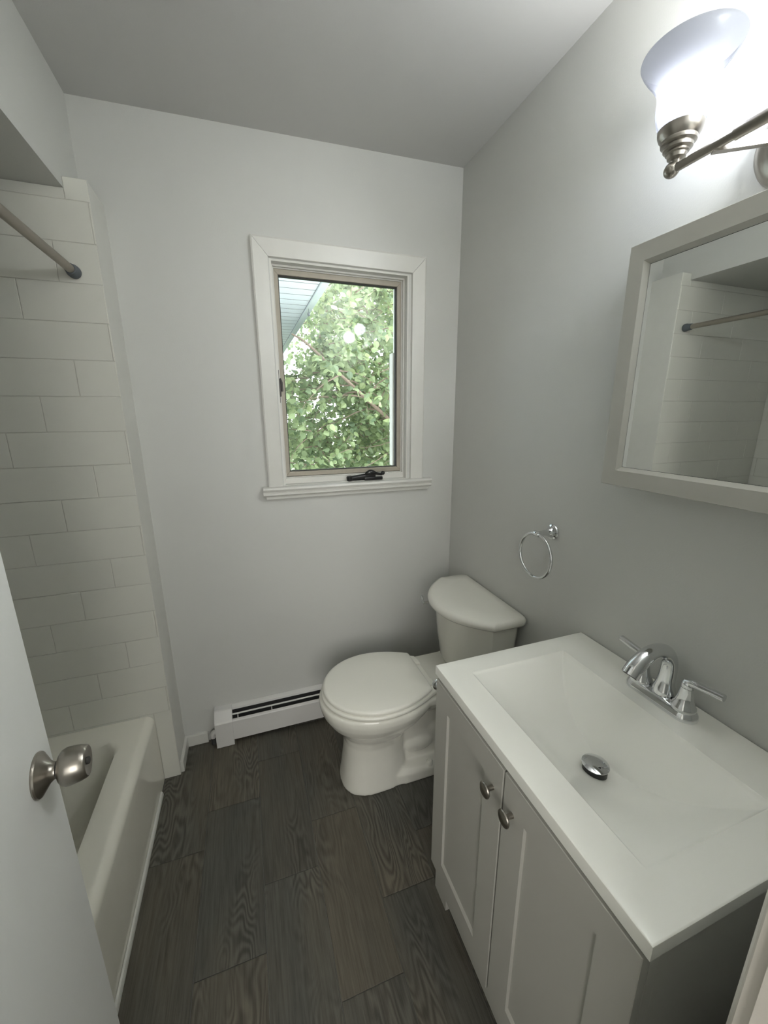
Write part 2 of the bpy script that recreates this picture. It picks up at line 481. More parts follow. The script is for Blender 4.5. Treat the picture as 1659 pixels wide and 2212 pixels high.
# stool: rounded nose over a second step, and the thin apron below
b = N()
nose = [(.075, 0), (-.026, 0), (-.034, -.003), (-.0375, -.010), (-.034, -.017), (-.028, -.0195), (-.028, -.023), (-.033, -.026), (-.033, -.033), (-.027, -.039), (.075, -.039)]
prism(b, nose, lambda y, z, x: Vector((x, y if (-.80 < x < -.238) or y < 0 else 0, WZ0 + z)), -.888, -.126)
b2 = N(); box(b2, WX0, WX1, 0, .10, WZ0 - .03, WZ0, 0)
me = bpy.data.meshes.new('t'); b2.to_mesh(me); b2.free(); b.from_mesh(me)
wobj('sill', b, M['trimw'], smooth=True, auto=40)
wobj('sill_apron', box(N(), -.878, -.134, -.018, 0, WZ0 - .054, WZ0 - .039, .003), M['trimw'])
# jamb lining with two steps
b = N()
frame_ring(b, WX0, WX1, WZ0 - .004, WZ1, .006, 0, .14, 0)
frame_ring(b, WX0 + .006, WX1 - .006, WZ0, WZ1 - .006, .007, .030, .14, .001, wb=.026)
frame_ring(b, WX0 + .013, WX1 - .013, WZ0 + .026, WZ1 - .013, .003, .044, .14, 0)
wobj('jamb_lining', b, M['trimw'])
# sash
b = N()
SX0, SX1, SZ0, SZ1 = -.7865, -.2515, 1.1965, 2.0065
frame_ring(b, SX0, SX1, SZ0, SZ1, .019, .050, .082, .0012, wb=.0195, wt=.0195)
sash = wobj('sash', b, M['sash'])
b = N()
frame_ring(b, SX0 + .019, SX1 - .019, SZ0 + .0195, SZ1 - .0195, .0035, .060, .078, 0)
wobj('glazing_gasket', b, M['gasket'])
# outer screen track seen beside the pane
b = N(); box(b, SX1 - .026, SX1 - .019, .088, .13, SZ0 + .02, SZ1 - .28, 0)
box(b, SX0, SX1, .088, .14, SZ0 - .03, SZ0 - .008); box(b, SX1 - .004, SX1 + .004, .088, .14, SZ0, SZ1)
box(b, SX0, SX0 + .004, .088, .14, SZ0, SZ1); box(b, SX0, SX1, .088, .14, SZ1 + .012, SZ1 + .02)
wobj('outer_frame', b, M['trimw'])
wobj('pane', box(N(), SX0 + .021, SX1 - .021, .070, .073, SZ0 + .0215, SZ1 - .0215), M['glass'])
# folding crank operator lying on the sill
b = N()
box(b, -.500, -.395, .012, .047, WZ0 + .0005, WZ0 + .017, .004)
tube(b, [(-.512, .008, WZ0 + .012), (-.470, .006, WZ0 + .017), (-.425, .004, WZ0 + .022), (-.395, .002, WZ0 + .023)], [.0105, .0115, .0125, .012], 14)
lathe(b, [(0, 0), (.012, 0), (.0135, .006), (.0135, .018), (.0095, .022), (0, .023)], (-.512, .008, WZ0 + .002), (-.1, 0, 1), 20)
crank = wobj('crank_operator', b, M['black'], smooth=True)
crank['label'] = 'black folding crank'
b = N()
tube(b, crom([(-.443, -.006, WZ0 + .030), (-.420, -.010, WZ0 + .038), (-.392, -.012, WZ0 + .032), (-.366, -.012, WZ0 + .028)], 6), [.006 + .006 * math.sin(PI * min(1, i / 12)) for i in range(19)], 12, sx=.7)
bmesh.ops.create_uvsphere(b, u_segments=14, v_segments=10, radius=.0095, matrix=Matrix.Translation((-.362, -.012, WZ0 + .033)))
box(b, -.447, -.36, -.008, .006, WZ0 + .0015, WZ0 + .017, .004)
h = obj('crank_handle', b, M['black'], crank, smooth=True, shift=-wl)
# latch on the left jamb
b = N()
box(b, -.7975, -.7905, .018, .040, 1.505, 1.632, .001)
box(b, -.7915, -.7845, .024, .044, 1.53, 1.60, .002)
tube(b, [(-.786, .03, 1.60), (-.781, .026, 1.585), (-.781, .024, 1.55)], .004, 10)
wobj('sash_latch', b, M['darkm'])['label'] = 'dark metal latch on the left jamb'

# ------------------------------------------------------------------ door leaf
K = Vector((-1.2917, -1.0453)); A_ = -.115
d = Vector((math.sin(A_), math.cos(A_))); n = Vector((math.cos(A_), -math.sin(A_)))
hing = K - d * .55
door = empty('door_1', (hing.x, hing.y, 0), 'white flush door standing open against the tub with a round knob', 'door', 'structure')
door.rotation_euler = (0, 0, -A_)      # local +Y along the leaf, local +X out of the visible face
b = N(); box(b, -.035, 0, -.0, .612, .012, 2.028, .0015)
obj('leaf', b, M['doorw'], door)
b = N()
lathe(b, [(.034, 0), (.0345, .002), (.0335, .0045), (.031, .006), (.026, .0095), (.0175, .0150), (.0135, .020), (.0125, .0235), (.0125, .0270), (0, .0270)], (0, .55, .91), (1, 0, 0), 56)
obj('knob_rose', b, M['nickel'], door, smooth=True)
b = N()
lathe(b, [(0, .0265), (.0160, .0265), (.0215, .0280), (.0265, .0320), (.0285, .0370), (.0288, .0410), (.0270, .0560), (.0250, .0625), (.0236, .0648), (.0222, .0655), (.0160, .0645), (.0100, .0630), (0, .0628)], (0, .55, .91), (1, 0, 0), 56)
kb = obj('door_knob', b, M['nickel'], door, smooth=True)
b = N(); lathe(b, [(0, .0620), (.0058, .0622), (.0058, .0665), (.005, .0672), (0, .0672)], (0, .55, .91), (1, 0, 0), 20)
obj('lock_button', b, M['gasket'], kb, smooth=True)
b = N(); lathe(b, [(.0134, .0238), (.0140, .0262)], (0, .55, .91), (1, 0, 0), 30)
obj('knob_neck', b, M['gasket'], kb, smooth=True)
b = N()
lathe(b, [(.034, 0), (.0335, .0045), (.026, .0095), (.0135, .020), (.012, .034), (.0225, .0385), (.026, .051), (.0225, .0745), (0, .077)], (-.035, .55, .91), (-1, 0, 0), 40)
obj('door_knob', b, M['nickel'], door, smooth=True)
for z in (.25, 1.78):
    b = N(); tube(b, [(.004, -.004, z - .045), (.004, -.004, z + .045)], .006, 12); obj('hinge', b, M['nickel'], door, smooth=True)

# ------------------------------------------------------------------ bathtub
def make_tub():
    RZ = .313; xf = XS; xb = XL + TT + .001; y0 = YF + .002; y1 = P - .001
    ox0, ox1, oy0, oy1 = xb + .05, xf - .086, y0 + .09, y1 - .095     # basin opening at rim level
    def depth(x, y):
        cx, cy = (ox0 + ox1) / 2, (oy0 + oy1) / 2
        hx, hy = (ox1 - ox0) / 2, (oy1 - oy0) / 2
        r = .075
        qx, qy = abs(x - cx) - (hx - r), abs(y - cy) - (hy - r)
        sd = math.hypot(max(qx, 0), max(qy, 0)) + min(max(qx, qy), 0) - r
        if sd >= 0: return 0
        w = .13 if y > cy - hy * .2 else .10
        if y > oy1 - .35: w = .13 + .12 * sstep((y - oy1 + .35) / .35)
        t = min(1, -sd / w)
        return .275 * (1 - (1 - t) ** 2.8) * sstep(-sd / .022 * .8 + .1 * t) if t < 1 else .275
    ys = []
    ny = 110
    for j in range(ny + 1): ys.append(y1 + (y0 - y1) * j / ny)
    xs = [xf - .028 - (xf - .028 - xb) * i / 84 for i in range(85)]
    b = N(); rows = []
    for y in ys:
        row = []
        row.append((xf, y, .0)); row.append((xf + .0, y, .10)); row.append((xf - .001, y, .24))
        for k in range(0, 9):
            a = k / 8 * PI / 2
            row.append((xf - .028 - .001 + .028 * math.cos(a), y, RZ - .032 + .032 * math.sin(a)))
        for x in xs[1:]:
            row.append((x, y, RZ - .0 - depth(x, y) + .0))
        row.append((xb, y, 0))
        rows.append([b.verts.new(p) for p in row])
    for A, B in zip(rows, rows[1:]):
        for k in range(len(A) - 1): b.faces.new((A[k], A[k + 1], B[k + 1], B[k]))
    b.faces.new(rows[0]); b.faces.new(rows[-1])
    t = empty('bathtub', (-1.76, -.88, 0), 'cream enamelled alcove bathtub beside the open door', 'bathtub')
    obj('tub_shell', b, M['tub'], t, smooth=True, auto=50, shift=Vector((1.76, .88, 0)))
    b = N(); lathe(b, [(0, .004), (.02, .004), (.026, .002), (.027, 0)], (-1.76 + 1.76, -1.36 + .88, .0385), (0, 0, 1), 30)
    obj('tub_drain', b, M['chrome'], t, smooth=True)
    return t
make_tub()

# shower rod
rod = empty('shower_rod', (-1.378, P, 1.872), 'tension shower curtain rod spanning the tub alcove', 'shower rod')
b = N(); tube(b, [(0, -.035, 0), (0, -1.44 + .03, -.006)], .0118, 24); 
obj('pole', b, M['rod'], rod, smooth=True)
b = N(); tube(b, [(0, -.62, -.0025), (0, -1.42, -.006)], .0132, 24)
obj('pole_sleeve', b, M['rod'], rod, smooth=True)
for y, s in ((-.001, -1), (-1.441, 1)):
    b = N(); lathe(b, [(0, 0), (.0165, 0), (.0185, .003), (.0185, .014), (.016, .020), (.0145, .036), (.0125, .037), (.0118, .037)], (0, y, 0), (0, s, 0), 32)
    obj('end_cap', b, M['plug'], rod, smooth=True)['label'] = 'dark grey rubber end cap'

# ------------------------------------------------------------------ baseboard heater
ht = empty('baseboard_heater', (-.62, -.03, 0), 'white metal baseboard heater running under the window behind the toilet', 'heater')
hs = Vector((.62, .03, 0))
HX0, HX1 = -1.101, -.02
b = N()
prism(b, [(0, .02), (-.003, .02), (-.003, .160), (-.019, .157), (-.0205, .151), (-.0225, .151), (-.0205, .160), (-.004, .166), (0, .166)], lambda y, z, x: Vector((x, y - .0005, z)), HX0, HX1)
obj('back_panel', b, M['heat'], ht, shift=hs)
b = N()
prism(b, [(-.062, .1275), (-.0560, .1295), (-.0560, .127), (-.061, .1250), (-.064, .122), (-.064, .026), (-.058, .020), (-.058, .024), (-.066, .027), (-.0665, .122), (-.064, .1265)], lambda y, z, x: Vector((x, y, z)), HX0, HX1)
obj('front_panel', b, M['heat'], ht, shift=hs)
b = N()
prism(b, [(-.0375, .1425), (-.0440, .1400), (-.0435, .1385), (-.0370, .1410)], lambda y, z, x: Vector((x, y, z)), HX0, HX1)
obj('damper', b, M['heat'], ht, shift=hs)
b = N()
for i in range(110):
    x = HX0 + .06 + i * .009
    box(b, x, x + .0012, -.05, -.008, .045, .105)
tube(b, [(HX0 - .03, -.03, .075), (HX1, -.03, .075)], .011, 12)
box(b, HX0, HX1, -.0555, -.004, .1065, .108)
box(b, HX0, HX1, -.0045, -.0038, .02, .1495)  # dark sheets above and behind the fins stand in for the slots' shade
obj('fins_and_shade_liner', b, M['fin'], ht, shift=hs)
for x in (-1.078, -.93, -.70):
    obj('bracket', box(N(), x, x + .004, -.056, -.044, .118, .138), M['heat'], ht, shift=hs)
b = N()
prism(b, [(0, .002), (-.068, .002), (-.0695, .124), (-.066, .131), (-.034, .166), (-.028, .1685), (0, .1695)], lambda y, z, x: Vector((x, y - .0005, z)), -1.175, -1.100)
bmesh.ops.bevel(b, geom=b.edges[:], offset=.0015, segments=2, affect='EDGES', profile=.5)
obj('end_cap', b, M['heat'], ht, shift=hs)
b = N()
tube(b, [(-1.19, -.028, .0), (-1.19, -.028, .042)], .009, 12); 
tube(b, crom([(-1.19, -.028, .034), (-1.192, -.028, .048), (-1.184, -.028, .058), (-1.172, -.028, .058)], 5), .012, 14)
obj('pipe_elbow', b, M['heat'], ht, shift=hs, smooth=True)
b = N(); tube(b, [(-1.1885, -.028, .0), (-1.1885, -.028, .03)], .0125, 12)
obj('pipe_stub', b, M['fin'], ht, shift=hs, smooth=True)

# ------------------------------------------------------------------ toilet (u = distance from right wall, v = sideways)
TY = -.402
toilet = empty('toilet', (-.38, TY, 0), 'white two-piece toilet with its lid closed, in the corner under the window', 'toilet')
def T(u, v, z): return Vector((-u + .38, v, z))
def sup(u0, u1, hw, z, nexp=2.3, N_=48, nb=None):
    uc = (u0 + u1) / 2; a = (u1 - u0) / 2; out = []
    for k in range(N_):
        th = 2 * PI * k / N_; c, s = math.cos(th), math.sin(th)
        e = nexp if c > 0 or nb is None else nb
        out.append(T(uc + a * math.copysign(abs(c) ** (2 / e), c), hw * math.copysign(abs(s) ** (2 / e), s), z))
    return out
def bowl():
    b = N()
    loft(b, [sup(.40, .686, .112, 0, 2.5), sup(.40, .686, .112, .01, 2.5), sup(.41, .678, .106, .06, 2.5), sup(.42, .668, .100, .14, 2.4), sup(.42, .664, .100, .20, 2.3), sup(.40, .672, .108, .235, 2.2), sup(.36, .700, .135, .275, 2.15),
             sup(.33, .728, .160, .31, 2.15), sup(.30, .748, .178, .345, 2.1), sup(.28, .756, .186, .372, 2.1), sup(.28, .756, .186, .392, 2.1), sup(.29, .748, .180, .402, 2.1)])
    # foot plate behind the pedestal
    loft(b, [sup(.13, .56, .112, 0, 3), sup(.13, .56, .112, .045, 3), sup(.15, .55, .098, .062, 3)])
    # rear column and trapway swelling
    loft(b, [sup(.08, .50, .055, .03, 3), sup(.08, .50, .058, .2, 3), sup(.05, .50, .075, .33, 3)])
    for (u, z, r, sx, sz) in ((.36, .13, .070, 1.45, .85), (.27, .19, .070, 1.2, 1.2)):
        bmesh.ops.create_uvsphere(b, u_segments=24, v_segments=16, radius=r, matrix=Matrix.Translation(T(u, 0, z)) @ Matrix.Diagonal((sx, 1.05, sz, 1)))
    # deck under the tank, spreading from the bowl
    loft(b, [sup(.05, .42, .085, .30, 4), sup(.03, .42, .130, .352, 5), sup(.025, .42, .142, .375, 6), sup(.025, .42, .142, .397, 6), sup(.03, .415, .137, .402, 6)])
    o = obj('bowl', b, M['porc'], toilet, smooth=True)
    m = o.modifiers.new('r', 'REMESH'); m.mode = 'VOXEL'; m.voxel_size = .0045; m.use_smooth_shade = True
    s = o.modifiers.new('s', 'SMOOTH'); s.factor = .5; s.iterations = 12
    return o
bowl()
def seat_outline(tip, hw, ub, hb, z, um=.53, N_=40):
    pts = []
    a = tip - um
    for k in range(N_ + 1):          # front arc from +v to -v
        th = PI / 2 - PI * k / N_
        pts.append((um + a * math.cos(th), hw * math.sin(th)))
    back = []
    for k in range(1, 15):
        t = k / 14
        u = um + (ub + .008 - um) * t
        v = hw + (hb - hw) * (t ** 1.9)
        back.append((u, -v))
    mid = [(ub + .002, -hb + .004), (ub, -hb + .012), (ub, -hb * .5), (ub, 0), (ub, hb * .5), (ub, hb - .012), (ub + .002, hb - .004)]
    return [T(u, v, z) for u, v in pts + back + mid + [(u, -v) for u, v in back[::-1]]]
b = N()
loft(b, [seat_outline(.742, .183, .315, .118, .4045), seat_outline(.746, .187, .313, .120, .410), seat_outline(.746, .187, .313, .120, .416), seat_outline(.742, .183, .315, .118, .4205)])
obj('seat', b, M['seat'], toilet, smooth=True, auto=50)
b = N()
loft(b, [seat_outline(.728, .172, .345, .112, .4212), seat_outline(.737, .181, .342, .124, .424), seat_outline(.740, .183, .340, .127, .432), seat_outline(.737, .180, .342, .125, .4375), seat_outline(.728, .172, .348, .118, .4405), seat_outline(.60, .08, .42, .05, .4425)])
obj('lid', b, M['seat'], toilet, smooth=True, auto=50)
for v in (-.07, .07):
    b = N(); box(b, *sorted((T(.345, 0, 0).x, T(.312, 0, 0).x)), v - .02, v + .02, .4035, .426, .005)
    obj('hinge', b, M['seat'], toilet, smooth=True)
def tank_ring(hw, ub, us, um, z, r=.02, N_=30):
    pts = [(ub, hw - r), (ub + r * .3, hw - r * .3), (ub + r, hw)]
    for k in range(N_ + 1):
        t = k / N_; v = hw * math.cos(PI * t)
        u = us + (um - us) * (1 - abs(v / hw) ** 2.3) if abs(v) < hw else us
        pts.append((u, v))
    pts += [(ub + r, -hw), (ub + r * .3, -hw + r * .3), (ub, -hw + r)]
    return [T(u, v, z) for u, v in pts]
b = N()
loft(b, [tank_ring(.150, .045, .10, .175, .400), tank_ring(.175, .032, .12, .205, .412), tank_ring(.186, .028, .13, .222, .45), tank_ring(.195, .025, .135, .238, .56), tank_ring(.203, .022, .14, .250, .690)])
obj('tank', b, M['porc'], toilet, smooth=True, auto=60)
b = N()
loft(b, [tank_ring(.206, .020, .138, .255, .688), tank_ring(.220, .010, .146, .276, .691), tank_ring(.225, .006, .150, .284, .699), tank_ring(.226, .005, .151, .285, .712), tank_ring(.222, .009, .147, .280, .723), tank_ring(.212, .018, .138, .268, .7285), tank_ring(.16, .05, .10, .20, .7305)])
obj('tank_lid', b, M['porc'], toilet, smooth=True, auto=60)
b = N()
lathe(b, [(0, 0), (.013, 0), (.012, .006), (.007, .012), (.0065, .062)], T(.206, .128, .664), T(1, .128 + .0, .664) - T(.206, .128, .664), 20)
p0 = T(.270, .128, .664)
tube(b, crom([p0 + Vector((0, -.010, -.001)), p0 + Vector((-.002, .004, .006)), p0 + Vector((-.001, .014, .016)), p0 + Vector((.003, .024, .022))], 5), [.006, .0068, .007, .0072, .0074, .0076, .0078, .008, .0082, .0085, .0088, .009, .009, .0085, .007, .004], 12, sx=.7)
obj('flush_lever', b, M['chrome'], toilet, smooth=True)['label'] = 'chrome flush lever on the tank'
for s in (-1, 1):
    b = N(); lathe(b, [(.014, 0), (.013, .012), (.009, .018), (0, .020)], T(.33, s * .094, .052), (0, 0, 1), 20)
    obj('bolt_cap', b, M['porc'], toilet, smooth=True)
# supply line behind
b = N(); tube(b, crom([T(.01, .17, .17), T(.06, .17, .17), T(.085, .165, .25), T(.085, .15, .40)], 6), .005, 8)
obj('supply_line', b, M['chrome'], toilet, smooth=True)

# ------------------------------------------------------------------ vanity
HV = .798; CT = .028
V0, V1, VD = -1.4757, -.8575, -.503      # near end, far end, front edge of the top
CX, C0, C1 = -.4865, -1.468, -.868        # carcass
van = empty('vanity_cabinet', (-.25, -1.167, 0), 'light grey shaker bathroom vanity cabinet with two doors', 'cabinet')
vs = Vector((.25, 1.167, 0))
b = N()
zt = HV - CT - .0005
box(b, CX + .018, -.003, C0, C0 + .016, 0, zt, .0008)       # near side panel
box(b, CX + .018, -.003, C1 - .016, C1, 0, zt, .0008)       # far side panel
box(b, CX, CX + .018, C0 + .0, C0 + .07, 0, .112); box(b, CX, CX + .018, C1 - .07, C1, 0, .112)     # front feet
box(b, CX, CX + .018, C0 + .07, C1 - .07, .04, .112)                                               # front rail
box(b, CX + .0, CX + .018, C0, C1, zt - .02, zt); box(b, CX, CX + .018, C0, C1, .112, .13)
box(b, CX + .018, -.003, C0, C1, .112, .128); box(b, -.02, -.003, C0, C1, .13, zt)
box(b, CX, CX + .018, C0, C0 + .03, .112, zt); box(b, CX, CX + .018, C1 - .03, C1, .112, zt)
obj('carcass', b, M['cab'], van, shift=vs)
def shaker(y0, y1, z0, z1, name):
    b = N(); x1 = CX - .0012; x0 = x1 - .0165; st = .064; rec = .0065
    O = [(y0, z0), (y1, z0), (y1, z1), (y0, z1)]
    I = [(y0 + st, z0 + st), (y1 - st, z0 + st), (y1 - st, z1 - st), (y0 + st, z1 - st)]
    J = [(a + (.0016 if a < (y0 + y1) / 2 else -.0016), c + (.0055 if c < (z0 + z1) / 2 else -.0055)) for a, c in I]
    e = .0012
    Oe = [(a + (e if a < (y0 + y1) / 2 else -e), c + (e if c < (z0 + z1) / 2 else -e)) for a, c in O]
    vb = [b.verts.new((x1, a, c)) for a, c in O]; vo = [b.verts.new((x0 + e, a, c)) for a, c in O]; ve = [b.verts.new((x0, a, c)) for a, c in Oe]
    vi = [b.verts.new((x0, a, c)) for a, c in I]; vj = [b.verts.new((x0 + rec, a, c)) for a, c in J]
    for k in range(4):
        k2 = (k + 1) % 4
        for A, B in ((vb, vo), (vo, ve), (ve, vi), (vi, vj)): b.faces.new((A[k], A[k2], B[k2], B[k]))
    b.faces.new(vj); b.faces.new(vb)
    return obj(name, b, M['cab'], van, shift=vs)
YG = -1.1705
dz0, dz1 = .1185, .763
for (y0, y1, ky, kz) in ((YG + .0024, C1, YG + .033, .688), (C0, YG - .0024, YG - .033, .690)):
    dd = shaker(y0, y1, dz0, dz1, 'door')
    b = N(); lathe(b, [(.0055, 0), (.005, .010), (.0062, .013), (.0150, .0175), (.0168, .0200), (.0160, .0225), (.010, .0255), (0, .0265)], Vector((CX - .0177, ky, kz)) + vs, (-1, 0, 0), 36)
    obj('knob', b, M['nickel'], dd, smooth=True)['label'] = 'brushed nickel mushroom knob'

# countertop with integrated scoop basin
top = empty('sink_countertop', (-.25, -1.167, HV - CT), 'white one-piece vanity top with a rectangular scooped basin', 'countertop')
ts = Vector((.25, 1.167, -(HV - CT)))
BX0, BX1, BY0, BY1 = -.4285, -.1275, -1.4085, -.9195
def basin_z(x, y):
    if not (BX0 < x < BX1 and BY0 < y < BY1): return 0
    s = (y - BY0) / (BY1 - BY0)
    D = .100 * (1 - abs(2 * s - 1) ** 2.0)
    xc = BX1 - .108 * max(0, (1 - abs(2 * s - 1) ** 2.0)) ** .8 - .002 + .010 * (2 * s - 1)
    if x <= xc:
        t = (x - BX0) / (xc - BX0)
        z = D * (math.sin(PI / 2 * min(1, t * 1.02)) ** .85)
    else:
        t = (x - xc) / (BX1 - xc + 1e-6)
        z = D * (1 - t) ** 1.05
    edge = min(1, (x - BX0) / .004, (BX1 - x) / .004, (y - BY0) / .006, (BY1 - y) / .006)
    return -(z + .0022 * sstep(edge))
def make_top():
    b = N()
    r = .003
    def axis(a, c, lo, hi, n1, n2, n3):
        out = [a + r * (1 - math.cos(k / 3 * PI / 2)) for k in range(0, 3)] if 0 else [a + r]
        out += [a + r + (lo - .004 - a - r) * k / n1 for k in range(1, n1 + 1)]
        out += [lo - .002, lo, lo + .0025, lo + .006]
        out += [lo + .006 + (hi - lo - .012) * k / n2 for k in range(1, n2 + 1)]
        out += [hi - .0025, hi, hi + .002]
        out += [hi + .004 + (c - r - hi - .004) * k / n3 for k in range(0, n3 + 1)]
        return out
    xs = axis(VD, -.001, BX0, BX1, 3, 110, 5); ys = axis(V0, V1, BY0, BY1, 3, 150, 3)
    G = [[b.verts.new((x, y, HV + basin_z(x, y))) for y in ys] for x in xs]
    for i in range(len(xs) - 1):
        for j in range(len(ys) - 1): b.faces.new((G[i][j], G[i + 1][j], G[i + 1][j + 1], G[i][j + 1]))
    # rim: rounded edge + side + underside
    loop = [G[i][0] for i in range(len(xs))] + [G[-1][j] for j in range(1, len(ys))] + [G[i][-1] for i in range(len(xs) - 2, -1, -1)] + [G[0][j] for j in range(len(ys) - 2, 0, -1)]
    prev = loop
    cx, cy = (VD - .001) / 2, (V0 + V1) / 2
    def ring(off, z):
        out = []
        for v in loop:
            x, y = v.co.x, v.co.y
            if abs(x - xs[0]) < 1e-6: x -= off
            if abs(x - xs[-1]) < 1e-6: x += off * .3
            if abs(y - ys[0]) < 1e-6: y -= off
            if abs(y - ys[-1]) < 1e-6: y += off
            out.append(b.verts.new((x, y, z)))
        return out
    for off, z in ((.0015, HV - .0004), (.0026, HV - .0013), (r, HV - r), (r, HV - CT + .0015), (.0015, HV - CT), (-.02, HV - CT)):
        cur = ring(off, z)
        for k in range(len(loop)):
            k2 = (k + 1) % len(loop); b.faces.new((prev[k], prev[k2], cur[k2], cur[k]))
        prev = cur
    obj('top_slab', b, M['top'], top, smooth=True, auto=28, shift=ts)
    # underside shell of the basin
    return
make_top()
dx, dy = -.2835, -1.190
dz = HV + basin_z(dx, dy)
b = N(); lathe(b, [(.0215, -.006), (.0225, .0012), (.0210, .0020), (.0170, .001), (.0150, -.004)], Vector((dx, dy, dz + .001)) + ts, (0, 0, 1), 40)
obj('drain_ring', b, M['chrome'], top, smooth=True)
b = N(); lathe(b, [(0, -.008), (.0248, -.008), (.0248, .0155), (0, .0155)], Vector((dx, dy, dz + .0045)) + ts, (0, 0, 1), 40)
st = obj('stopper', b, M['black'], top, smooth=True, auto=40)
b = N(); lathe(b, [(0, -.0005), (.0262, 0), (.0276, .0010), (.0272, .0020), (.022, .0042), (.012, .0060), (0, .0066)], Vector((dx, dy, dz + .0200)) + ts, (0, 0, 1), 40)
obj('stopper_cap', b, M['chrome'], st, smooth=True)['label'] = 'domed chrome cap of the drain stopper'

# ------------------------------------------------------------------ faucet
FX, FY = -.062, -1.155
fa = empty('faucet', (FX, FY, HV), 'chrome two-handle centerset faucet with an arched spout', 'faucet')
def stadium(hl, r, z, n=14):
    out = []
    for k in range(n + 1):
        a = -PI / 2 + PI * k / n - PI / 2 + PI / 2
        out.append(Vector((r * math.sin(a + PI / 2 - PI / 2 + 0) if 0 else r * math.cos(PI * k / n), hl + r * math.sin(PI * k / n), z)))
    for k in range(n + 1):
        out.append(Vector((-r * math.cos(PI * k / n), -hl - r * math.sin(PI * k / n), z)))
    return out
b = N()
loft(b, [stadium(.053, .0285, .0005), stadium(.053, .0288, .004), stadium(.053, .0275, .010), stadium(.053, .0235, .016), stadium(.053, .0215, .0195), stadium(.053, .0195, .0205)])
obj('base_plate', b, M['chrome'], fa, smooth=True, auto=60)
b = N()
path = crom([(.008, 0, .018), (.008, 0, .045), (.011, 0, .080), (.006, 0, .110), (-.014, 0, .133), (-.044, 0, .1405), (-.074, 0, .132), (-.099, 0, .113), (-.1135, 0, .0945)], 7)
m = len(path) - 1
def srad(t):
    if t < .18: return .0255 - .0080 * sstep(t / .18)
    if t < .55: return .0175 - .0020 * (t - .18) / .37
    return .0155 + .0030 * sstep((t - .55) / .4)
tube(b, path, [srad(i / m) for i in range(m + 1)], 28)
obj('spout', b, M['chrome'], fa, smooth=True, auto=60)
b = N(); pe = path[-1]; te = (path[-1] - path[-3]).normalized()
lathe(b, [(.0150, 0), (.0145, .0012), (0, .0010)], pe, te, 24)
obj('aerator', b, M['gasket'], fa, smooth=True)
for s in (1, -1):
    b = N(); oy = s * .051
    lathe(b, [(.0235, .017), (.0245, .020), (.0240, .025), (.0215, .030), (.0180, .036), (.0150, .048), (.0128, .062), (.0118, .070), (.0116, .0712)], (0, oy, 0), (0, 0, 1), 36)
    obj('valve_body', b, M['chrome'], fa, smooth=True)
    b = N()
    lathe(b, [(.0116, .0718), (.0119, .073), (.0116, .080), (.0095, .086), (0, .0885)], (0, oy, 0), (0, 0, 1), 32)
    P3 = crom([(0, oy - s * .004, .0810), (0, oy + s * .012, .0875), (0, oy + s * .032, .0905), (.001, oy + s * .052, .0930), (.002, oy + s * .068, .0945)], 5)
    tube(b, P3, [.0088 - .0010 * i / len(P3) for i in range(len(P3))], 16, sx=1.0)
    obj('lever_handle', b, M['chrome'], fa, smooth=True, auto=60)
b = N(); tube(b, [(.0235, .0, .018), (.0235, .0, .040)], .0026, 10)
bmesh.ops.create_uvsphere(b, u_segments=12, v_segments=8, radius=.0052, matrix=Matrix.Translation((.0235, 0, .042)))
obj('lift_rod', b, M['chrome'], fa, smooth=True)

# ------------------------------------------------------------------ toilet paper holder on the cabinet's far side
tp = empty('toilet_paper_holder', (-.468, C1, .690), 'chrome toilet paper post on the cabinet side next to the toilet', 'paper holder')
b = N(); lathe(b, [(.024, 0), (.024, .003), (.019, .007), (.010, .011), (.0075, .018), (.007, .05)], (0, .0005, 0), (0, 1, 0), 32)
obj('rose', b, M['chrome'], tp, smooth=True)
b = N(); lathe(b, [(.007, .045), (.010, .050), (.0155, .056), (.0165, .062), (.0150, .068), (.006, .071), (0, .0712)], (0, 0, 0), (0, 1, 0), 32)
obj('post_end', b, M['chrome'], tp, smooth=True)
b = N(); tube(b, [(.0, .058, 0), (.13, .058, 0)], .0065, 16)
obj('roller', b, M['chrome'], tp, smooth=True)

# ------------------------------------------------------------------ mirror cabinet
MY0, MY1, MZ0, MZ1, MX = -1.3755, -.9465, 1.2878, 1.8125, -.100
mc = empty('mirror_cabinet', (-.05, (MY0 + MY1) / 2, MZ0), 'white framed mirrored medicine cabinet on the wall above the basin', 'mirror')
ms = -Vector((-.05, (MY0 + MY1) / 2, MZ0))
b = N(); box(b, -.083, -.0005, MY0 + .002, MY1 - .002, MZ0 + .002, MZ1 - .002, .001)
obj('cabinet_box', b, M['cab'], mc, shift=ms)
b = N()
fw = .0445
O = [(MY0, MZ0), (MY1, MZ0), (MY1, MZ1), (MY0, MZ1)]
def ins(q, t): return [(a + (t if a < (MY0 + MY1) / 2 else -t), c + (t if c < (MZ0 + MZ1) / 2 else -t)) for a, c in q]
vb = [b.verts.new((-.083, a, c)) for a, c in O]; v1 = [b.verts.new((MX + .001, a, c)) for a, c in O]; v2 = [b.verts.new((MX, a, c)) for a, c in ins(O, .001)]
v3 = [b.verts.new((MX, a, c)) for a, c in ins(O, fw - .008)]; v4 = [b.verts.new((-.0905, a, c)) for a, c in ins(O, fw)]; v5 = [b.verts.new((-.083, a, c)) for a, c in ins(O, fw)]
for k in range(4):
    k2 = (k + 1) % 4
    for A, B in ((vb, v1), (v1, v2), (v2, v3), (v3, v4), (v4, v5), (v5, vb)): b.faces.new((A[k], A[k2], B[k2], B[k]))
obj('frame', b, M['cab'], mc, shift=ms)
b = N(); box(b, -.0895, -.0840, MY0 + fw + .0008, MY1 - fw - .0008, MZ0 + fw + .0008, MZ1 - fw - .0008)
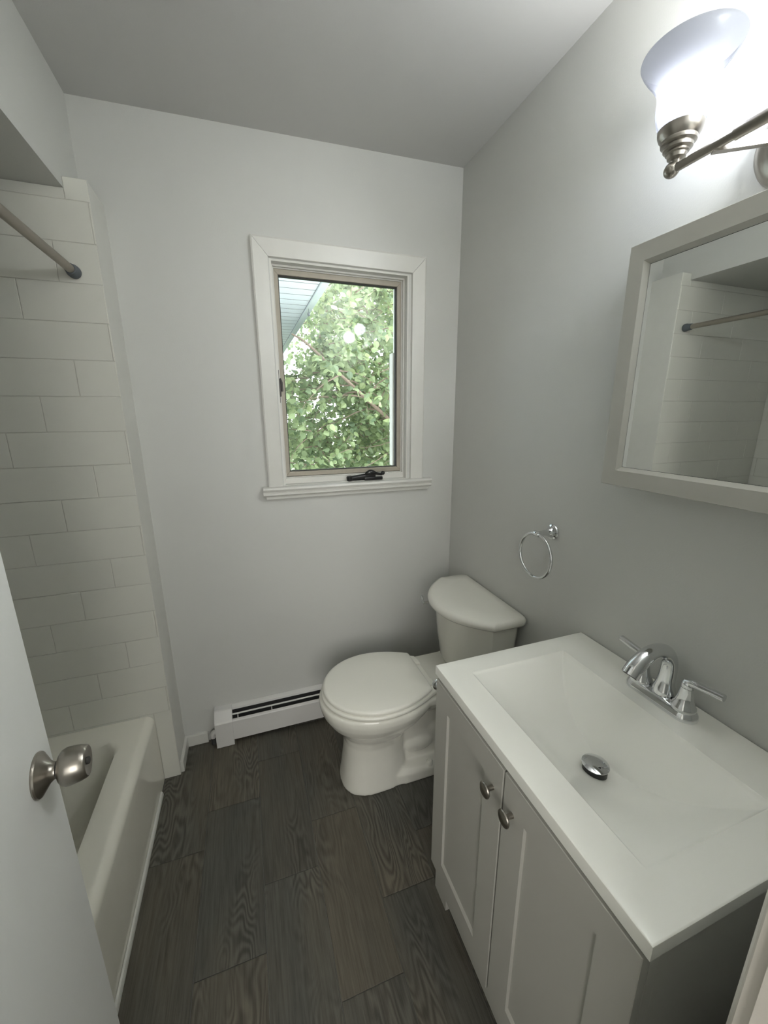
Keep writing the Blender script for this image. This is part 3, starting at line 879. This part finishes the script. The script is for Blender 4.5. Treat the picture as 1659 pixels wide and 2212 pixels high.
obj('mirror_glass', b, M['mirror'], mc, shift=ms)
b = N(); box(b, -.0892, -.0835, MY0 + fw - .0004, MY1 - fw + .0004, MZ0 + fw - .0004, MZ1 - fw + .0004)
obj('mirror_edge', b, M['gasket'], mc, shift=ms)

# ------------------------------------------------------------------ towel ring
tr = empty('towel_ring', (0, -.697, 1.077), 'chrome towel ring on the wall between mirror and toilet', 'towel ring')
b = N(); lathe(b, [(.0255, 0), (.0262, .004), (.0245, .007), (.021, .0085), (.0185, .010), (.018, .014), (.0145, .018), (.0105, .030), (.0082, .046), (.0078, .058), (.0078, .062)], (-.0005, 0, 0), (-1, 0, 0), 40)
obj('post', b, M['chrome'], tr, smooth=True)
b = N(); lathe(b, [(.0086, -.0125), (.0092, -.0115), (.0092, .0115), (.0086, .0125)], (-.066, 0, .0), (0, 1, 0), 28, True, True)
obj('collar', b, M['chrome'], tr, smooth=True)
b = N(); R_ = .0745; tl = math.radians(4)
tube(b, [(-.066 - math.sin(tl) * 0 - .0, R_ * math.sin(2 * PI * k / 72), -R_ + R_ * math.cos(2 * PI * k / 72)) for k in range(72)], .0053, 14, closed=True)
obj('ring', b, M['chrome'], tr, smooth=True)

# ------------------------------------------------------------------ vanity light
LX, LZ = -.118, 1.9130
LYC = -1.18; LY = -1.038; LY2 = -1.345
lt = empty('vanity_light', (0, LYC, LZ), 'two-light brushed nickel vanity fixture with frosted bell shades', 'wall light')
b = N(); lathe(b, [(.074, 0), (.074, .005), (.070, .015), (.058, .025), (.040, .033), (.018, .037), (0, .0375)], (-.0005, 0, 0), (-1, 0, 0), 56)
obj('canopy', b, M['nickel'], lt, smooth=True)
b = N(); tube(b, [(LX, LY - LYC, 0), (LX, LY2 - LYC, 0)], .0078, 24)
bmesh.ops.create_uvsphere(b, u_segments=24, v_segments=16, radius=.0135, matrix=Matrix.Translation((LX, LY - LYC + .006, 0)))
bmesh.ops.create_uvsphere(b, u_segments=24, v_segments=16, radius=.0135, matrix=Matrix.Translation((LX, LY2 - LYC - .006, 0)))
tube(b, [(LX, .040, 0), (LX, -.040, 0)], .0098, 24)
obj('bar', b, M['nickel'], lt, smooth=True, auto=60)
for s in (1, -1):
    b = N()
    q = [Vector((-.026, s * .0, -.004)), Vector((LX, s * .075, 0))]
    dd = (q[1] - q[0]); u_ = Vector((-dd.y, dd.x, 0)).normalized() * .0060
    for zz in (0,):
        vsx = []
        for p in q:
            for a, c in ((-1, -1), (1, -1), (1, 1), (-1, 1)): vsx.append(b.verts.new(p + u_ * a + Vector((0, 0, c * .0095))))
        b.faces.new(vsx[:4]); b.faces.new(vsx[4:])
        for k in range(4): b.faces.new((vsx[k], vsx[(k + 1) % 4], vsx[4 + (k + 1) % 4], vsx[4 + k]))
    obj('arm', b, M['nickel'], lt)
for y in (LY, LY2):
    yy = y - LYC
    b = N()
    lathe(b, [(.006, .004), (.009, .012), (.015, .016), (.0165, .022), (.0195, .024), (.0188, .0275), (.0240, .030), (.0248, .034), (.0240, .0365), (.0290, .039), (.0300, .0425), (.0294, .0450), (.0338, .051), (.0365, .058), (.0372, .064), (.0355, .064), (.033, .052), (0, .040)], (LX, yy, 0), (0, 0, 1), 48)
    ft = obj('fitter_cup', b, M['nickel'], lt, smooth=True)
    b = N()
    pr = [(.0340, .056), (.0368, .066), (.0415, .080), (.0445, .094), (.0450, .105), (.0445, .114), (.0455, .124), (.0500, .135), (.0580, .147), (.0665, .158), (.0740, .169), (.0785, .178)]
    inn = [(r - .003, h) for r, h in pr[::-1]]
    lathe(b, pr + [(.0780, .1798), (.0765, .1792)] + inn, (LX, yy, 0), (0, 0, 1), 72)
    sh = obj('lamp_shade', b, M['shade'], lt, smooth=True, auto=70)
    sh['label'] = 'frosted white glass bell shade'
    b = N(); lathe(b, [(0, .084), (.014, .084), (.024, .092), (.034, .104), (.0395, .118), (.038, .132), (.029, .146), (.015, .155), (0, .157)], (LX, yy, 0), (0, 0, 1), 32)
    obj('bulb', b, M['bulb'] if y == LY else M['bulb2'], lt, smooth=True)
    b = N(); lathe(b, [(0, .045), (.016, .045), (.016, .082), (.013, .0835), (0, .0835)], (LX, yy, 0), (0, 0, 1), 28)
    obj('bulb_socket', b, M['trimw'], lt, smooth=True)

# ------------------------------------------------------------------ outdoors
g = struct('ground_outside', box(N(), -14, 18, .5, 32, -.5, -.35), M['ground'], 'lawn outside the window', 'ground')
wing = empty('house_wing', (-1.2, 3.5, -.35), 'pale boarded roof overhang of the house outside the window', 'eave')
wsft = -Vector((-1.2, 3.5, -.35))
b = N(); box(b, -1.9, -1.45, .6, 7.4, -.35, 2.45); obj('wing_wall', b, M['siding'], wing, shift=wsft)
b = N(); box(b, -1.95, -.29, .4, 7.6, 2.462, 2.48)
y = .4
k = 0
mi = []
while y < 7.6:
    w = .165
    box(b, -1.95, -.29, y + .0065, min(7.6, y + w - .0065), 2.450, 2.462)
    y += w; k += 1
for f in b.faces:
    if f.calc_center_median().z > 2.4621: f.material_index = 1
n0 = len(b.faces); y = .4
while y < 7.6:
    box(b, -1.95, -.29, y - .0064, y + .0064, 2.4503, 2.4615); y += w
box(b, -.2915, -.2885, .4, 7.6, 2.4485, 2.4615)
b.faces.ensure_lookup_table()
for i in range(n0, len(b.faces)): b.faces[i].material_index = 1
obj('soffit_boards', b, [M['siding'], M['groove']], wing, shift=wsft)
b = N(); box(b, -.288, -.225, .4, 7.6, 2.435, 2.60, .004); obj('fascia', b, M['fascia'], wing, shift=wsft)
b = N(); prism(b, [(-1.95, 2.60), (-.18, 2.60), (-.18, 2.615), (-1.95, 3.4)], lambda x, z, y: Vector((x, y, z)), .35, 7.65)
obj('roof', b, M['groove'], wing, shift=wsft)
b = N(); tube(b, [(-.268, 2.42, 2.436), (-.268, 2.42, 2.395)], .0018, 6)
bmesh.ops.create_uvsphere(b, u_segments=12, v_segments=8, radius=.015, matrix=Matrix.Translation((-.268, 2.42, 2.385)) @ Matrix.Diagonal((1, 1, 1.25, 1)))
obj('hanging_hook', b, M['plug'], wing, shift=wsft, smooth=True)

def make_tree():
    rnd = random.Random(21)
    C0_ = Vector((-.9393, -1.6985, 1.4591))
    root = empty('leafy_tree', (1.9, 4.0, -.35), 'dense leafy green tree filling the view outside the window', 'tree')
    off = -Vector((1.9, 4.0, -.35))
    bb = N(); bt = N()
    tube(bt, crom([(1.9, 4.0, -.35), (1.85, 3.9, .5), (1.6, 3.7, 1.0)], 6), [.14 - .004 * i for i in range(13)], 12)
    limbs = [crom([(1.6, 3.7, 1.0), (1.25, 2.75, 1.02), (.88, 2.38, 1.16), (.516, 2.34, 1.406), (.06, 2.34, 1.79), (-.30, 2.34, 2.10), (-.45, 2.34, 2.19)], 7),
             crom([(1.6, 3.7, 1.0), (1.35, 4.1, 1.9), (1.0, 4.3, 2.7), (.6, 4.4, 3.4)], 7),
             crom([(1.6, 3.7, 1.0), (1.8, 3.9, 2.0), (1.75, 4.2, 3.2)], 7)]
    for L_, r0 in zip(limbs, (.034, .05, .05)):
        b3 = N(); tube(b3, L_, [r0 * (1 - .8 * i / len(L_)) for i in range(len(L_))], 10); obj('branch', b3, M['bark'], root, shift=off, smooth=True)
    starts = []
    for L_ in limbs:
        for i in range(3, len(L_)): starts += [L_[i]] * 2
    verts, faces, tones = [], [], []
    shape = [(0, 0), (.28, .10), (.5, .34), (.44, .62), (.20, .88), (0, 1.12), (-.20, .88), (-.44, .62), (-.5, .34), (-.28, .10)]
    def ok(p):
        if p.x < -.10 and p.z > 1.98 + .0 * p.y and p.y < 7: return False
        t = p.y - C0_.y
        sl = (p.z - C0_.z) / t; hx = (p.x - C0_.x) / t
        if hx < .215 and sl > .16 + (hx - .10) * 1.15: return False
        return p.y > 1.9
    def leaf(p, size):
        if not ok(p): return
        # drooping, roughly facing sideways/outwards
        dn = Vector((rnd.uniform(-.8, .8), rnd.uniform(-.7, .7), rnd.uniform(-1.0, .1))).normalized()
        sd = dn.cross(Vector((rnd.uniform(-.6, .6), rnd.uniform(-1, .2), rnd.uniform(.2, 1)))).normalized()
        nn = dn.cross(sd)
        base = len(verts); fold = rnd.uniform(.05, .3); curl = rnd.uniform(0, .3)
        tone = min(1, max(0, rnd.gauss(.45, .25)))
        for (a, c) in shape:
            verts.append(p + sd * a * size * .92 + dn * c * size + nn * (abs(a) * fold - c * c * curl * .4) * size)
        faces.append((base, base + 1, base + 2, base + 3, base + 4, base + 5)); faces.append((base, base + 5, base + 6, base + 7, base + 8, base + 9))
        tones.extend([tone] * 10)
    # sprigs through the crown volume that the window looks into
    def sprig(p, dirv, ln, r, nl, sz):
        pts = [p.copy()]; dv = dirv.normalized()
        for k in range(6):
            dv = (dv + Vector((rnd.uniform(-.25, .25), rnd.uniform(-.25, .25), rnd.uniform(-.3, .12)))).normalized()
            pts.append(pts[-1] + dv * ln / 6)
        if all(ok(q) for q in pts): tube(bb, pts, [r * (1 - .75 * i / 6) for i in range(7)], 5, cap=False)
        for k in range(nl):
            t = rnd.uniform(.1, 1) * 5.99; i = int(t); q = pts[i].lerp(pts[i + 1], t - i)
            leaf(q + Vector((rnd.gauss(0, .03), rnd.gauss(0, .03), rnd.gauss(-.01, .03))), sz * rnd.uniform(.7, 1.25))
    for i in range(1300):
        t = 4.1 + rnd.random() ** 1.1 * 4.6        # distance in y from the camera
        hx = rnd.uniform(.05, .47); sl = rnd.uniform(-.24, .40)
        p = Vector((C0_.x + hx * t, C0_.y + t, C0_.z + sl * t))
        # thin patch low on the left where bright sky shows
        if hx < .20 and -.02 < sl < .06 and rnd.random() < .75: continue
        if hx < .15 and sl < -.1 and rnd.random() < .6: continue
        a = rnd.uniform(0, 2 * PI)
        sprig(p, Vector((math.cos(a), .6 * math.sin(a), rnd.uniform(-.5, .5))), rnd.uniform(.3, .7), rnd.uniform(.004, .008), 30, .062)
    for s in starts:
        sprig(Vector(s), Vector((rnd.uniform(-1, .6), rnd.uniform(-1, 1), rnd.uniform(-.3, .9))), rnd.uniform(.4, .8), .009, 18, .065)
    obj('trunk', bt, M['bark'], root, shift=off, smooth=True)
    obj('twigs', bb, M['bark'], root, shift=off, smooth=True)['kind'] = 'stuff'
    me = bpy.data.meshes.new('foliage'); me.from_pydata([v + off for v in verts], [], faces); me.update()
    at = me.attributes.new('tone', 'FLOAT', 'POINT'); at.data.foreach_set('value', tones)
    link('foliage', me, M['leaf'], root)
    print('leaves', len(verts) // 10)
make_tree()

# ------------------------------------------------------------------ light
w = bpy.data.worlds.new('overcast_sky'); bpy.context.scene.world = w; w.use_nodes = True
bg = w.node_tree.nodes['Background']; bg.inputs[0].default_value = (.93, .97, 1.0, 1); bg.inputs[1].default_value = 2.7
# unseen fill light added in the hallway behind the camera; no window stands there
l = bpy.data.lights.new('hall_fill_light', 'AREA'); l.shape = 'RECTANGLE'; l.size = 1.2; l.size_y = 1.3; l.energy = 11; l.color = (1, .98, .94)
lo = bpy.data.objects.new('hall_fill_light', l); COL.objects.link(lo); lo.location = (-1.12, -2.96, 1.45)
lo.rotation_euler = (PI / 2, 0, math.radians(-5))

# ------------------------------------------------------------------ camera
cam = bpy.data.cameras.new('camera'); co = bpy.data.objects.new('camera', cam); COL.objects.link(co)
F_PX = 852.0
cam.sensor_fit = 'VERTICAL'; cam.sensor_height = 36; cam.sensor_width = 27; cam.lens = F_PX * 36 / 2212
cam.clip_start = .01
yaw, pit, rol = .3323, .2438, -.005
fw_ = Vector((math.sin(yaw) * math.cos(pit), math.cos(yaw) * math.cos(pit), -math.sin(pit)))
rt = Vector((math.cos(yaw), -math.sin(yaw), 0)); up = rt.cross(fw_)
r2 = rt * math.cos(rol) + up * math.sin(rol); u2 = -rt * math.sin(rol) + up * math.cos(rol)
mw = Matrix((( r2.x, u2.x, -fw_.x, -.9393), (r2.y, u2.y, -fw_.y, -1.6985), (r2.z, u2.z, -fw_.z, 1.4591), (0, 0, 0, 1)))
co.matrix_world = mw
sc = bpy.context.scene; sc.camera = co
vw = sc.view_settings
vw.view_transform = 'Standard'; vw.look = 'None'; vw.gamma = 1; vw.use_curve_mapping = False; vw.exposure = 1.43
